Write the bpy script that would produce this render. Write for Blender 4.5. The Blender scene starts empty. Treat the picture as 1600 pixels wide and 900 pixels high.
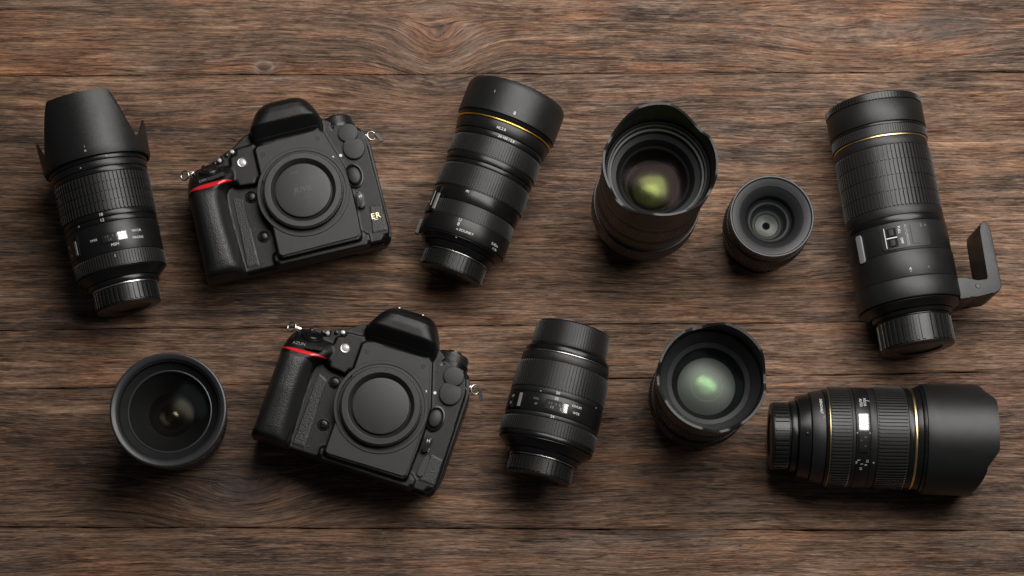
import bpy, bmesh, math, random
from mathutils import Matrix, Vector
from mathutils.bvhtree import BVHTree

random.seed(7)
S = 0.001                       # everything below is written in millimetres
PI = math.pi
R = math.radians
sc = bpy.context.scene
COL = sc.collection

# ------------------------------------------------------------------ camera
cam_d = bpy.data.cameras.new('camera')
cam_d.sensor_width = 36.0
cam_d.lens = 70.0
cam_d.clip_start = 0.05
cam_d.clip_end = 20.0
cam = bpy.data.objects.new('camera', cam_d)
COL.objects.link(cam)
cpos = Vector((-51.0, -372.0, 1550.0)) * S
dv = (-cpos).normalized()
rv = (Vector((1, 0, 0)) - dv * dv.x).normalized()
uv = rv.cross(dv)
cam.matrix_world = Matrix.Translation(cpos) @ Matrix((rv, uv, -dv)).transposed().to_4x4()
sc.camera = cam

# ------------------------------------------------------------------ world, lamps, exposure
world = bpy.data.worlds.new('World')
sc.world = world
world.use_nodes = True
bg = world.node_tree.nodes['Background']
bg.inputs[0].default_value = (0.9, 0.95, 1.0, 1)
bg.inputs[1].default_value = 0.045


def softbox(name, loc, target, sx, sy, watts, col):
    l = bpy.data.lights.new(name, 'AREA')
    l.shape = 'RECTANGLE'
    l.size = sx * S
    l.size_y = sy * S
    l.energy = watts
    l.color = col
    o = bpy.data.objects.new(name, l)
    COL.objects.link(o)
    p, t = Vector(loc) * S, Vector(target) * S
    o.matrix_world = Matrix.Translation(p) @ (t - p).to_track_quat('-Z', 'Y').to_matrix().to_4x4()
    return o


softbox('softbox_lamp', (320, 345, 820), (120, -20, 0), 1060, 660, 17.0, (1.0, 0.965, 0.92))

sc.view_settings.view_transform = 'Standard'
sc.view_settings.look = 'None'
sc.view_settings.exposure = 0.0
sc.view_settings.gamma = 1.0
sc.view_settings.use_curve_mapping = False
sc.cycles.max_bounces = 10
sc.cycles.blur_glossy = 1.0
sc.cycles.caustics_reflective = False
sc.cycles.sample_clamp_indirect = 1.5
sc.cycles.transparent_max_bounces = 16

# ------------------------------------------------------------------ node helpers


class NT:
    def __init__(self, name):
        self.m = bpy.data.materials.new(name)
        self.m.use_nodes = True
        self.t = self.m.node_tree
        self.t.nodes.clear()
        self.out = self.t.nodes.new('ShaderNodeOutputMaterial')

    def n(self, typ, **kw):
        nd = self.t.nodes.new(typ)
        for k, v in kw.items():
            if k.startswith('i_'):
                nd.inputs[k[2:].replace('_', ' ')].default_value = v
            else:
                setattr(nd, k, v)
        return nd

    def link(self, a, b):
        self.t.links.new(a, b)

    def put(self, sock, v):
        if isinstance(v, (int, float)):
            sock.default_value = v
        elif isinstance(v, (tuple, list)):
            sock.default_value = v
        else:
            self.link(v, sock)

    def math(self, op, a, b=None, c=None, clamp=False):
        nd = self.n('ShaderNodeMath', operation=op, use_clamp=clamp)
        self.put(nd.inputs[0], a)
        if b is not None:
            self.put(nd.inputs[1], b)
        if c is not None:
            self.put(nd.inputs[2], c)
        return nd.outputs[0]

    def comb(self, x, y, z):
        nd = self.n('ShaderNodeCombineXYZ')
        for i, v in enumerate((x, y, z)):
            self.put(nd.inputs[i], v)
        return nd.outputs[0]

    def noise(self, vec, scale, detail=2.0, rough=0.5, dist=0.0):
        nd = self.n('ShaderNodeTexNoise')
        self.put(nd.inputs['Vector'], vec)
        nd.inputs['Scale'].default_value = scale
        nd.inputs['Detail'].default_value = detail
        nd.inputs['Roughness'].default_value = rough
        nd.inputs['Distortion'].default_value = dist
        return nd.outputs['Fac']

    def ramp(self, fac, stops, interp='LINEAR'):
        nd = self.n('ShaderNodeValToRGB')
        cr = nd.color_ramp
        cr.interpolation = interp
        while len(cr.elements) < len(stops):
            cr.elements.new(0.5)
        for e, (p, c) in zip(cr.elements, stops):
            e.position = p
            e.color = c if len(c) == 4 else (*c, 1)
        self.put(nd.inputs[0], fac)
        return nd.outputs[0]

    def mix(self, fac, a, b, blend='MIX'):
        nd = self.n('ShaderNodeMix', data_type='RGBA', blend_type=blend)
        self.put(nd.inputs[0], fac)
        self.put(nd.inputs[6], a if not isinstance(a, tuple) else (*a[:3], 1))
        self.put(nd.inputs[7], b if not isinstance(b, tuple) else (*b[:3], 1))
        return nd.outputs[2]

    def principled(self, **kw):
        nd = self.n('ShaderNodeBsdfPrincipled')
        for k, v in kw.items():
            self.put(nd.inputs[k], v)
        self.link(nd.outputs[0], self.out.inputs['Surface'])
        return nd


def simple(name, col, rough, metal=0.0, spec=0.5, bump=0.0, bscale=2500, coat=0.0, dust=0.0):
    t = NT(name)
    p = t.principled(**{'Base Color': (*col, 1), 'Roughness': rough, 'Metallic': metal,
                        'Specular IOR Level': spec, 'Coat Weight': coat})
    tc = t.n('ShaderNodeTexCoord').outputs['Object']
    nz = t.noise(tc, 90, 3, 0.6)
    t.link(t.math('MULTIPLY_ADD', nz, 0.16, rough - 0.08, clamp=True), p.inputs['Roughness'])
    if dust:
        sp = t.noise(tc, 900, 2, 0.7)
        fac = t.math('MULTIPLY', t.ramp(sp, [(0.66, (0, 0, 0)), (0.76, (1, 1, 1))]), dust)
        t.link(t.mix(fac, col, (0.16, 0.15, 0.14)), p.inputs['Base Color'])
    if bump:
        b = t.n('ShaderNodeBump')
        b.inputs['Strength'].default_value = bump
        b.inputs['Distance'].default_value = 0.0003
        t.link(t.noise(tc, bscale, 2, 0.5), b.inputs['Height'])
        t.link(b.outputs[0], p.inputs['Normal'])
    return t.m


M = {}
M['black'] = simple('black_barrel_plastic', (0.006, 0.006, 0.0062), 0.34, spec=0.36, bump=0.25, dust=0.2)
M['satin'] = simple('satin_black_metal', (0.005, 0.005, 0.0053), 0.27, spec=0.36, bump=0.1, dust=0.12)
M['hood'] = simple('matte_hood_plastic', (0.009, 0.009, 0.0092), 0.37, spec=0.36, bump=0.35, bscale=3500, dust=0.15)
M['inner'] = simple('flocked_inner_black', (0.004, 0.004, 0.0045), 0.75, spec=0.2)
M['rubber'] = simple('ribbed_black_rubber', (0.012, 0.0118, 0.0115), 0.4, spec=0.4, bump=0.2, dust=0.3)
M['cap'] = simple('rear_cap_plastic', (0.008, 0.008, 0.008), 0.3, spec=0.38, bump=0.2, dust=0.2)
M['body'] = simple('camera_body_plastic', (0.0045, 0.0045, 0.0047), 0.36, spec=0.3, bump=0.5, bscale=3000, dust=0.12)
M['panel'] = simple('mount_panel_plastic', (0.013, 0.0132, 0.0135), 0.44, spec=0.4, bump=0.4, bscale=3500, dust=0.15)
M['bodycap'] = simple('body_cap_plastic', (0.017, 0.017, 0.0162), 0.4, spec=0.42, bump=0.25, dust=0.15)
M['cover'] = simple('soft_port_rubber', (0.018, 0.018, 0.018), 0.52, spec=0.4, bump=0.3, dust=0.2)
M['emboss'] = simple('moulded_lettering', (0.06, 0.06, 0.056), 0.4)
M['bezel'] = simple('grey_bezel', (0.026, 0.026, 0.0285), 0.38, spec=0.42, bump=0.15, dust=0.1)
M['palegrey'] = simple('pale_grey_element', (0.05, 0.05, 0.048), 0.35, spec=0.5)
M['ringgrey'] = simple('dark_grey_ring', (0.014, 0.014, 0.0155), 0.42, spec=0.38)
M['gold'] = simple('gold_ring_metal', (0.85, 0.62, 0.3), 0.3, metal=1.0)
M['ambergold'] = simple('amber_ring_metal', (0.9, 0.5, 0.1), 0.36, metal=1.0)
M['silver'] = simple('bare_mount_metal', (0.62, 0.6, 0.57), 0.28, metal=1.0)
M['chrome'] = simple('chrome_lug', (0.5, 0.48, 0.46), 0.3, metal=1.0)
M['red'] = simple('red_trim_plastic', (0.55, 0.012, 0.016), 0.3, coat=0.3)
M['paint'] = simple('white_marking_paint', (0.62, 0.62, 0.6), 0.5)
M['greypaint'] = simple('grey_marking_paint', (0.2, 0.2, 0.2), 0.5)
M['cream'] = simple('cream_badge_metal', (0.75, 0.66, 0.42), 0.35, metal=0.6)
M['scale'] = simple('distance_scale_card', (0.02, 0.02, 0.022), 0.5)
M['lampglass'] = simple('lamp_lens', (0.5, 0.5, 0.5), 0.12, spec=0.8, coat=1.0)

# leather
t = NT('pebbled_grip_rubber')
p = t.principled(**{'Base Color': (0.013, 0.013, 0.0133, 1), 'Roughness': 0.42, 'Specular IOR Level': 0.42})
tc = t.n('ShaderNodeTexCoord').outputs['Object']
v = t.n('ShaderNodeTexVoronoi')
v.inputs['Scale'].default_value = 1100
t.link(tc, v.inputs['Vector'])
b = t.n('ShaderNodeBump')
b.inputs['Strength'].default_value = 0.65
b.inputs['Distance'].default_value = 0.0003
t.link(t.math('SUBTRACT', 1.0, v.outputs['Distance']), b.inputs['Height'])
t.link(b.outputs[0], p.inputs['Normal'])
M['leather'] = t.m


def coated(name, tint, refl, rough=0.02, ior=1.5, k=1.0, base=0.0, ripple=0.0):
    """multi-coated glass: clear, with a coloured reflection that grows at grazing angles"""
    t = NT(name)
    fr = t.n('ShaderNodeFresnel')
    fr.inputs[0].default_value = ior
    fac = t.math('MULTIPLY_ADD', fr.outputs[0], k, base, clamp=True)
    tr = t.n('ShaderNodeBsdfTransparent')
    tr.inputs[0].default_value = (*tint, 1)
    gl = t.n('ShaderNodeBsdfGlossy')
    gl.inputs['Color'].default_value = (*refl, 1)
    gl.inputs['Roughness'].default_value = rough
    if ripple:
        bp = t.n('ShaderNodeBump')
        bp.inputs['Strength'].default_value = ripple
        bp.inputs['Distance'].default_value = 0.004
        tc = t.n('ShaderNodeTexCoord').outputs['Object']
        t.link(t.noise(tc, 70, 1, 0.4), bp.inputs['Height'])
        t.link(bp.outputs[0], gl.inputs['Normal'])
    mx = t.n('ShaderNodeMixShader')
    t.link(fac, mx.inputs[0])
    t.link(tr.outputs[0], mx.inputs[1])
    t.link(gl.outputs[0], mx.inputs[2])
    t.link(mx.outputs[0], t.out.inputs['Surface'])
    return t.m


M['glass'] = coated('front_glass', (0.85, 0.86, 0.84), (0.4, 0.5, 0.55), 0.2, 1.45, 0.05)
M['pane'] = coated('window_pane', (0.9, 0.9, 0.9), (1, 1, 1), 0.09, 1.5, 1.0, 0.04)
M['green'] = coated('green_coated_element', (0.6, 0.64, 0.52), (0.5, 0.62, 0.2), 0.27, 1.6, 0.3, 0.1)
M['greencore'] = simple('deep_green_element', (0.34, 0.4, 0.15), 0.3, metal=1.0)
M['violet'] = coated('violet_coated_element', (0.75, 0.72, 0.75), (0.55, 0.38, 0.42), 0.2, 1.6, 0.12, 0.003)
M['palegreen'] = coated('pale_green_coated_element', (0.66, 0.7, 0.66), (0.66, 0.73, 0.67), 0.52, 1.6, 0.3, 0.14)
M['mint'] = coated('mint_coated_element', (0.6, 0.66, 0.6), (0.42, 0.8, 0.36), 0.3, 1.6, 0.4, 0.34)
M['amber'] = coated('amber_coated_element', (0.7, 0.68, 0.64), (0.8, 0.74, 0.6), 0.3, 1.6, 0.1, 0.008)
M['amberglint'] = coated('pale_amber_element', (0.7, 0.68, 0.64), (0.9, 0.84, 0.7), 0.2, 1.6, 0.3, 0.1)
M['neutral'] = coated('neutral_element', (0.8, 0.8, 0.8), (0.8, 0.8, 0.78), 0.3, 1.6, 0.1, 0.012)

# ------------------------------------------------------------------ mesh helpers


def mesh_obj(name, verts, faces, mat, parent=None, basis=None, angle=35, scale=S):
    me = bpy.data.meshes.new(name)
    me.from_pydata([(x * scale, y * scale, z * scale) for x, y, z in verts], [], faces)
    me.validate()
    bm = bmesh.new()
    bm.from_mesh(me)
    bmesh.ops.recalc_face_normals(bm, faces=bm.faces)
    bm.to_mesh(me)
    bm.free()
    for f in me.polygons:
        f.use_smooth = True
    if angle:
        me.set_sharp_from_angle(angle=R(angle))
    me.materials.append(M[mat] if isinstance(mat, str) else mat)
    return link(name, me, parent, basis)


def link(name, me, parent=None, basis=None):
    o = bpy.data.objects.new(name, me)
    COL.objects.link(o)
    if parent is not None:
        o.parent = parent
    if basis is not None:
        o.matrix_basis = basis
    return o


def from_bm(name, bm, mat, parent=None, basis=None, angle=17):
    bmesh.ops.recalc_face_normals(bm, faces=bm.faces)
    for v in bm.verts:
        v.co *= S
    me = bpy.data.meshes.new(name)
    bm.to_mesh(me)
    bm.free()
    for f in me.polygons:
        f.use_smooth = True
    if angle:
        me.set_sharp_from_angle(angle=R(angle))
    me.materials.append(M[mat] if isinstance(mat, str) else mat)
    return link(name, me, parent, basis)


def empty(name, loc, rotz, label, cat, group=None):
    o = bpy.data.objects.new(name, None)
    COL.objects.link(o)
    o.empty_display_size = 0.02
    o.location = Vector(loc) * S
    o.rotation_euler = (0, 0, rotz)
    o['label'] = label
    o['category'] = cat
    if group:
        o['group'] = group
    return o


def lathe_vf(prof, n=96, closed=False):
    """prof: (r, t) pairs turned round the local Z axis"""
    V, F, idx = [], [], []
    for r, t in prof:
        if r < 1e-4:
            idx.append([len(V)] * n)
            V.append((0, 0, t))
        else:
            s = len(V)
            idx.append(list(range(s, s + n)))
            for k in range(n):
                a = 2 * PI * k / n
                V.append((r * math.cos(a), r * math.sin(a), t))
    m = len(prof)
    for i in range(m if closed else m - 1):
        A, B = idx[i], idx[(i + 1) % m]
        for k in range(n):
            q = [A[k], A[(k + 1) % n], B[(k + 1) % n], B[k]]
            f = []
            for x in q:
                if x not in f:
                    f.append(x)
            if len(f) > 2:
                F.append(f)
    return V, F


def lathe(name, prof, mat, parent, basis=None, n=96, closed=False, angle=35):
    V, F = lathe_vf(prof, n, closed)
    return mesh_obj(name, V, F, mat, parent, basis, angle)


def band(name, t0, t1, r0, r1, mat, parent, basis=None, bevel=0.5, wall=4.0, n=112):
    """one turned ring of a barrel, with softened edges"""
    g = 0.08
    t0 += g
    t1 -= g
    b = min(bevel, (t1 - t0) * 0.4)
    ri = min(r0, r1) - wall
    prof = [(ri, t0), (r0 - b, t0), (r0 - b * 0.3, t0 + b * 0.3), (r0, t0 + b), (r1, t1 - b), (r1 - b * 0.3, t1 - b * 0.3),
            (r1 - b, t1), (ri, t1)]
    return lathe(name, prof, mat, parent, basis, n, True)


def ribbed(name, t0, t1, r0, r1, mat, parent, basis=None, n=84, depth=0.9, duty=0.55, rows=1, wall=4.0, skip=None, jit=0.0):
    """grip ring with raised ribs; rows>1 breaks the ribs into offset rows"""
    V, F = [], []
    t0 += 0.1
    t1 -= 0.1
    ts = []
    L = t1 - t0
    for q in range(rows):
        a = t0 + L * q / rows
        e = t0 + L * (q + 1) / rows
        gap = min(0.9, L * 0.06) if rows == 1 else 0.3
        ts += [(a + 0.02, 0, q), (a + gap * 0.6, 0, q), (a + gap, 1, q), (e - gap, 1, q), (e - gap * 0.6, 0, q)]
    ts.append((t1, 0, rows - 1))
    ring = []
    for tt, h, q in ts:
        rr = r0 + (r1 - r0) * (tt - t0) / L
        row = []
        off = 0.0
        for k in range(n):
            st = 2 * PI / n
            a0 = (k + (off if rows > 1 else 0)) * st
            hh = 0 if (skip and skip(k / n)) else h
            ww = duty
            for f, up in ((0.0, 0), (1 - ww, 0), (1 - ww + 0.1 * ww, 1), (1 - 0.1 * ww, 1)):
                a = a0 + f * st
                rad = rr - depth + (depth if (up and hh) else 0)
                row.append((rad * math.cos(a), rad * math.sin(a), tt))
        s = len(V)
        V += row
        ring.append(s)
    m = n * 4
    for i in range(len(ring) - 1):
        A, B = ring[i], ring[i + 1]
        for k in range(m):
            F.append((A + k, A + (k + 1) % m, B + (k + 1) % m, B + k))
    # end washers
    for s, tt in ((ring[0], t0), (ring[-1], t1)):
        b = len(V)
        ri = min(r0, r1) - wall
        for k in range(m):
            x, y, _ = V[s + k]
            l = math.hypot(x, y)
            V.append((x / l * ri, y / l * ri, tt))
        for k in range(m):
            F.append((s + k, s + (k + 1) % m, b + (k + 1) % m, b + k))
    return mesh_obj(name, V, F, mat, parent, basis, 30)


def petal_hood(name, t0, r0, flare, lenf, mat, parent, basis=None, wall=1.8, n=180, seg=14, collar=0.0):
    V, F = [], []
    outer, inner = [], []
    for k in range(n):
        a = 2 * PI * k / n
        L = lenf(a)
        co, ci = [], []
        for j in range(seg + 1):
            s = j / seg
            t = t0 + L * s
            r = r0 + flare * (t - t0)
            if j == 0:
                r -= 0.7
            if j == seg:
                r -= 0.35
            co.append(len(V))
            V.append((r * math.cos(a), r * math.sin(a), t))
            ri = r0 + flare * (t - t0) - wall
            ci.append(len(V))
            V.append((ri * math.cos(a), ri * math.sin(a), t - (0.0 if j < seg else 0.25)))
        outer.append(co)
        inner.append(ci)
    for k in range(n):
        q = (k + 1) % n
        for j in range(seg):
            F.append((outer[k][j], outer[q][j], outer[q][j + 1], outer[k][j + 1]))
            F.append((inner[k][j + 1], inner[q][j + 1], inner[q][j], inner[k][j]))
        F.append((outer[k][seg], outer[q][seg], inner[q][seg], inner[k][seg]))
        F.append((outer[q][0], outer[k][0], inner[k][0], inner[q][0]))
    return mesh_obj(name, V, F, mat, parent, basis, 40)


def sstep(a, b, x):
    x = min(1, max(0, (x - a) / (b - a)))
    return x * x * (3 - 2 * x)


def lin(a, b, x):
    x = min(1, max(0, (x - a) / (b - a)))
    return 0.75 * x + 0.25 * x * x * (3 - 2 * x)


def petals(base, longp, shortp, centre=0.0, w0=33, w1=60, s0=66, s1=88):
    """rim height round a tulip hood: two long and two short petals"""
    def f(a):
        d = math.degrees(abs((a - centre + PI) % (2 * PI) - PI))
        d = min(d, 180 - d)
        if d < w1:
            v = base + (longp - base) * (1 - lin(w0, w1, d))
        else:
            v = base + (shortp - base) * lin(s0, s1, d)
        return v
    return f


def patch(name, t0, t1, p0, p1, r, thick, mat, parent, basis=None, n=14, round_=0.0):
    """a plate that follows the barrel between two angles (degrees, 0 = up)"""
    bm = bmesh.new()
    V = []
    rim = []
    N = n
    a0, a1 = R(p0), R(p1)
    grid = []
    for h in (r, r + thick):
        for i in range(N + 1):
            a = a0 + (a1 - a0) * i / N
            d = min(i, N - i) / N * abs(a1 - a0) * r
            cut = 0.0
            if round_ and d < round_:
                cut = round_ - math.sqrt(max(0, round_ ** 2 - (round_ - d) ** 2))
            for tt in (t0 + cut, t1 - cut):
                V.append((h * math.cos(a), h * math.sin(a), tt))
    W = 2 * (N + 1)
    F = []
    for i in range(N):
        A = 2 * i
        F.append((A, A + 2, A + 3, A + 1))
        F.append((W + A, W + A + 1, W + A + 3, W + A + 2))
        F.append((A, W + A, W + A + 2, A + 2))
        F.append((A + 1, A + 3, W + A + 3, W + A + 1))
    F.append((0, 1, W + 1, W))
    F.append((2 * N, W + 2 * N, W + 2 * N + 1, 2 * N + 1))
    return mesh_obj(name, V, F, mat, parent, basis, 30)


def text_tris(s, size, shear=0.0, spacing=1.0):
    """flat mesh of a word, centred, height about `size` mm"""
    c = bpy.data.curves.new('lettering', 'FONT')
    c.body = s
    c.size = size * 1.4
    c.shear = shear
    c.space_character = spacing
    c.align_x = 'CENTER'
    c.align_y = 'CENTER'
    c.resolution_u = 2
    o = bpy.data.objects.new('lettering', c)
    COL.objects.link(o)
    dg = bpy.context.evaluated_depsgraph_get()
    me = bpy.data.meshes.new_from_object(o.evaluated_get(dg))
    V = [tuple(v.co) for v in me.vertices]
    F = [tuple(f.vertices) for f in me.polygons]
    bpy.data.objects.remove(o)
    bpy.data.curves.remove(c)
    bpy.data.meshes.remove(me)
    return V, F


def barrel_text(s, size, t, phi, r, parent, basis=None, mat='paint', along=False, shear=0.0):
    """printed word on the barrel: reads round the barrel, its top towards the front"""
    V, F = text_tris(s, size, shear)
    W = []
    for x, y, _ in V:
        if along:
            x, y = y, -x
        a = R(phi) + x / r
        rr = r + 0.12
        W.append((rr * math.cos(a), rr * math.sin(a), t + y))
    return mesh_obj('lettering', W, F, mat, parent, basis, None)


def rest(prof):
    """height of the axis at t=0 and its slope, for a turned thing lying on the table"""
    L = max(t for t, r in prof)
    pts = sorted(prof)
    best = None
    for i in range(len(pts)):
        for j in range(i + 1, len(pts)):
            (ta, ra), (tb, rb) = pts[i], pts[j]
            if tb - ta < 1e-3 or not (ta <= L * 0.5 <= tb):
                continue
            b = (rb - ra) / (tb - ta)
            a = ra - b * ta
            if all(a + b * t >= r - 1e-6 for t, r in pts):
                best = (a, b)
    return best


def lying(name, label, rear, heading, prof, group, roll=0.0):
    """root on the table under the rear end; local Y runs along the lens"""
    a, b = rest(prof)
    k = math.sqrt(1 + b * b)
    root = empty(name, (rear[0], rear[1], 0), R(heading), label, 'lens', group)
    al = math.atan(b)
    xl = Vector((0, -math.sin(al), math.cos(al)))
    zl = Vector((0, math.cos(al), math.sin(al)))
    yl = zl.cross(xl)
    m = Matrix((xl, yl, zl)).transposed().to_4x4()
    B = Matrix.Translation(Vector((0, 0, (a * k + 0.25) * S))) @ m @ Matrix.Rotation(R(roll), 4, 'Z')
    return root, B


def dome(name, t, r, sag, mat, parent, basis=None, n=72, seg=14, back=True):
    """a lens element: spherical front of the given sag and a flat rim"""
    prof = []
    rad = (r * r + sag * sag) / (2 * abs(sag))
    amax = math.asin(min(1, r / rad))
    for j in range(seg + 1):
        a = amax * (1 - j / seg)
        z = (rad * math.cos(a) - rad * math.cos(amax)) * (1 if sag > 0 else -1)
        prof.append((rad * math.sin(a) if j < seg else 0.0, t + z))
    return lathe(name, prof, mat, parent, basis, n, False, None)


def rear_cap(parent, B, L, r, n=40, gap=3, z=0.0):
    """mount cap with a ribbed skirt, shut at the back"""
    def skip(f):
        return (int(f * n) % (n // gap)) in (0,) if gap else False
    o = ribbed('rear_cap', z + 1.6, L, r, r, 'cap', parent, B, n=n, depth=1.0, duty=0.6, wall=3.0, skip=skip)
    lathe('end_disc', [(0, z + 1.2), (r * 0.62, z + 1.2), (r * 0.66, z), (r - 2.2, z), (r - 1.0, z + 0.5), (r - 0.7, z + 1.5), (r - 3, z + 1.5)],
          'cap', o, None)
    return o


def window(parent, B, t0, t1, p0, p1, r, marks=True):
    f = patch('distance_window', t0 - 0.8, t1 + 0.8, p0 - 1.2, p1 + 1.2, r - 0.3, 0.5, 'satin', parent, B, round_=1.0)
    patch('scale_card', t0, t1, p0, p1, r + 0.2, 0.1, 'scale', f, None)
    if marks:
        for ph, s in ((p0 + (p1 - p0) * 0.2, '1.5'), (p0 + (p1 - p0) * 0.45, '3'), (p0 + (p1 - p0) * 0.62, '5'), (p0 + (p1 - p0) * 0.85, 'ft')):
            barrel_text(s, 1.9, t0 + (t1 - t0) * 0.68, ph, r + 0.3, f, None)
        for ph, s in ((p0 + (p1 - p0) * 0.3, '0.5'), (p0 + (p1 - p0) * 0.7, '2')):
            barrel_text(s, 1.7, t0 + (t1 - t0) * 0.25, ph, r + 0.3, f, None, 'cream')
    patch('pane', t0 - 0.1, t1 + 0.1, p0, p1, r + 0.55, 0.25, 'pane', f, None, n=20)
    return f


def front_optics(parent, B, t, r, glass='glass', element='neutral', deep=22):
    """what sits behind a front rim: stepped baffle, front glass, coated elements, iris"""
    lathe('baffle', [(r, t), (r * 0.93, t - 2), (r * 0.93, t - 3.5), (r * 0.86, t - 4), (r * 0.86, t - 6), (r * 0.8, t - 6.5)], 'inner', parent, B)
    e = dome('front_element', t - 6.5, r * 0.82, r * 0.14, glass, parent, B)
    lathe('tube', [(r * 0.8, t - 6.6), (r * 0.62, t - deep), (r * 0.22, t - deep - 1), (0, t - deep - 1)], 'inner', parent, B)
    dome('inner_element', t - deep + 5, r * 0.55, r * 0.2, element, parent, B)
    return e


# ------------------------------------------------------------------ table of planks
def wood(name, seed, knots=(), tone=1.0, grey=0.5, warm=0.5, stain=()):
    t = NT(name)
    co = t.n('ShaderNodeTexCoord').outputs['Object']
    sp = t.n('ShaderNodeSeparateXYZ')
    t.link(co, sp.inputs[0])
    x = t.math('MULTIPLY', sp.outputs[0], 1000.0)
    y = t.math('MULTIPLY', sp.outputs[1], 1000.0)
    so = float(seed * 37.7)
    # slow waviness of the grain
    w1 = t.noise(t.comb(t.math('MULTIPLY', x, 0.0045), t.math('MULTIPLY', y, 0.012), so), 1.0, 2, 0.5)
    g = t.math('ADD', y, t.math('MULTIPLY_ADD', w1, 16.0, -8.0))
    w2 = t.noise(t.comb(t.math('MULTIPLY', x, 0.022), t.math('MULTIPLY', y, 0.05), so + 3), 1.0, 2, 0.5)
    g = t.math('ADD', g, t.math('MULTIPLY_ADD', w2, 2.4, -1.2))
    core = None
    ringf = None
    for (kx, ky, sx, sy, A, cs) in knots:
        dx = t.math('DIVIDE', t.math('SUBTRACT', x, kx), sx)
        dy = t.math('DIVIDE', t.math('SUBTRACT', y, ky), sy)
        d2 = t.math('ADD', t.math('MULTIPLY', dx, dx), t.math('MULTIPLY', dy, dy))
        ex = t.math('EXPONENT', t.math('MULTIPLY', d2, -1.0))
        # lines of grain bend round the knot
        g = t.math('ADD', g, t.math('MULTIPLY', t.math('MULTIPLY', t.math('SUBTRACT', y, ky), ex), -A))
        g = t.math('ADD', g, t.math('MULTIPLY', ex, sy * 0.55))
        c = t.math('MULTIPLY', t.math('EXPONENT', t.math('MULTIPLY', d2, -5.0)), cs)
        rr_ = t.math('SUBTRACT', t.math('SQRT', d2), 0.75)
        rg = t.math('MULTIPLY', t.math('EXPONENT', t.math('MULTIPLY', t.math('MULTIPLY', rr_, rr_), -45.0)), cs)
        ringf = rg if ringf is None else t.math('MAXIMUM', ringf, rg)
        core = c if core is None else t.math('MAXIMUM', core, c)

    def streak(fx, fy, off, det=2, rough=0.55, dist=0.0):
        return t.noise(t.comb(t.math('MULTIPLY', x, fx), t.math('MULTIPLY', g, fy), so + off), 1.0, det, rough, dist)
    blot = streak(0.008, 0.02, 11, 3, 0.6)
    broad = streak(0.006, 0.1, 5, 3, 0.6, 0.3)
    mid = streak(0.012, 0.3, 7, 3, 0.65, 0.5)
    fine = streak(0.034, 0.75, 9, 3, 0.7, 0.5)
    fib = streak(0.13, 1.7, 13, 2, 0.65, 0.4)
    grit = streak(0.2, 0.6, 15, 2, 0.6, 0.6)
    fleck = streak(0.12, 0.5, 17, 2, 0.6, 1.0)
    v = t.math('MULTIPLY_ADD', broad, 1.0, -0.5)
    v = t.math('ADD', v, t.math('MULTIPLY_ADD', mid, 1.3, -0.65))
    v = t.math('ADD', v, t.math('MULTIPLY_ADD', fine, 1.25, -0.625))
    v = t.math('ADD', v, t.math('MULTIPLY_ADD', fib, 0.8, -0.4))
    v = t.math('ADD', v, t.math('MULTIPLY_ADD', blot, 1.3, -0.65))
    v = t.math('ADD', v, t.math('MULTIPLY_ADD', grit, 0.5, -0.25))
    v = t.math('MULTIPLY_ADD', v, 0.82, 0.5, clamp=True)
    k = tone
    col = t.ramp(v, [(0.03, (0.017 * k, 0.01 * k, 0.007 * k)), (0.32, (0.063 * k, 0.035 * k, 0.0215 * k)),
                     (0.55, (0.128 * k, 0.0715 * k, 0.0435 * k)), (0.78, (0.214 * k, 0.124 * k, 0.0765 * k)), (0.97, (0.34 * k, 0.212 * k, 0.136 * k))])
    # grey weathered and warm stained stretches
    gfac = t.math('MULTIPLY', t.ramp(t.noise(t.comb(t.math('MULTIPLY', x, 0.008), t.math('MULTIPLY', g, 0.022), so + 21), 1.0, 3, 0.6),
                                     [(0.5, (0, 0, 0)), (0.68, (1, 1, 1))]), grey * 0.8)
    hsv = t.n('ShaderNodeHueSaturation')
    hsv.inputs['Saturation'].default_value = 0.6
    hsv.inputs['Value'].default_value = 0.66
    t.link(col, hsv.inputs['Color'])
    col = t.mix(gfac, col, hsv.outputs[0])
    wfac = t.math('MULTIPLY', t.ramp(streak(0.011, 0.07, 25, 2), [(0.48, (0, 0, 0)), (0.66, (1, 1, 1))]), warm)
    col = t.mix(wfac, col, t.mix(1.0, col, (1.34, 0.95, 0.66), 'MULTIPLY'))
    # sharp hairlines in the grain, dark pores and pale raised fibres
    def hair(fx, fy, off, w_):
        q = t.math('ABSOLUTE', t.math('SUBTRACT', streak(fx, fy, off, 1, 0.5), 0.5))
        mk = t.ramp(streak(0.05, 0.2, off + 2, 2), [(0.47, (0, 0, 0)), (0.58, (1, 1, 1))])
        return t.math('MULTIPLY', t.ramp(q, [(0.0, (1, 1, 1)), (w_, (0, 0, 0))]), mk)
    hd = hair(0.009, 0.33, 41, 0.026)
    hl = hair(0.01, 0.3, 51, 0.026)
    h3 = hair(0.022, 0.62, 61, 0.05)
    h4 = hair(0.024, 0.55, 71, 0.045)
    col = t.mix(t.math('MULTIPLY', h3, 0.6), col, (0.02, 0.012, 0.009))
    col = t.mix(t.math('MULTIPLY', h4, 0.42), col, (0.32 * k, 0.2 * k, 0.128 * k))
    col = t.mix(t.math('MULTIPLY', hd, 0.6), col, (0.016, 0.01, 0.0075))
    col = t.mix(t.math('MULTIPLY', hl, 0.5), col, (0.34 * k, 0.215 * k, 0.14 * k))
    # pale worn flecks
    ff = t.ramp(fleck, [(0.64, (0, 0, 0)), (0.74, (1, 1, 1))])
    col = t.mix(t.math('MULTIPLY', ff, 0.2), col, (0.3 * k, 0.215 * k, 0.16 * k))
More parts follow.
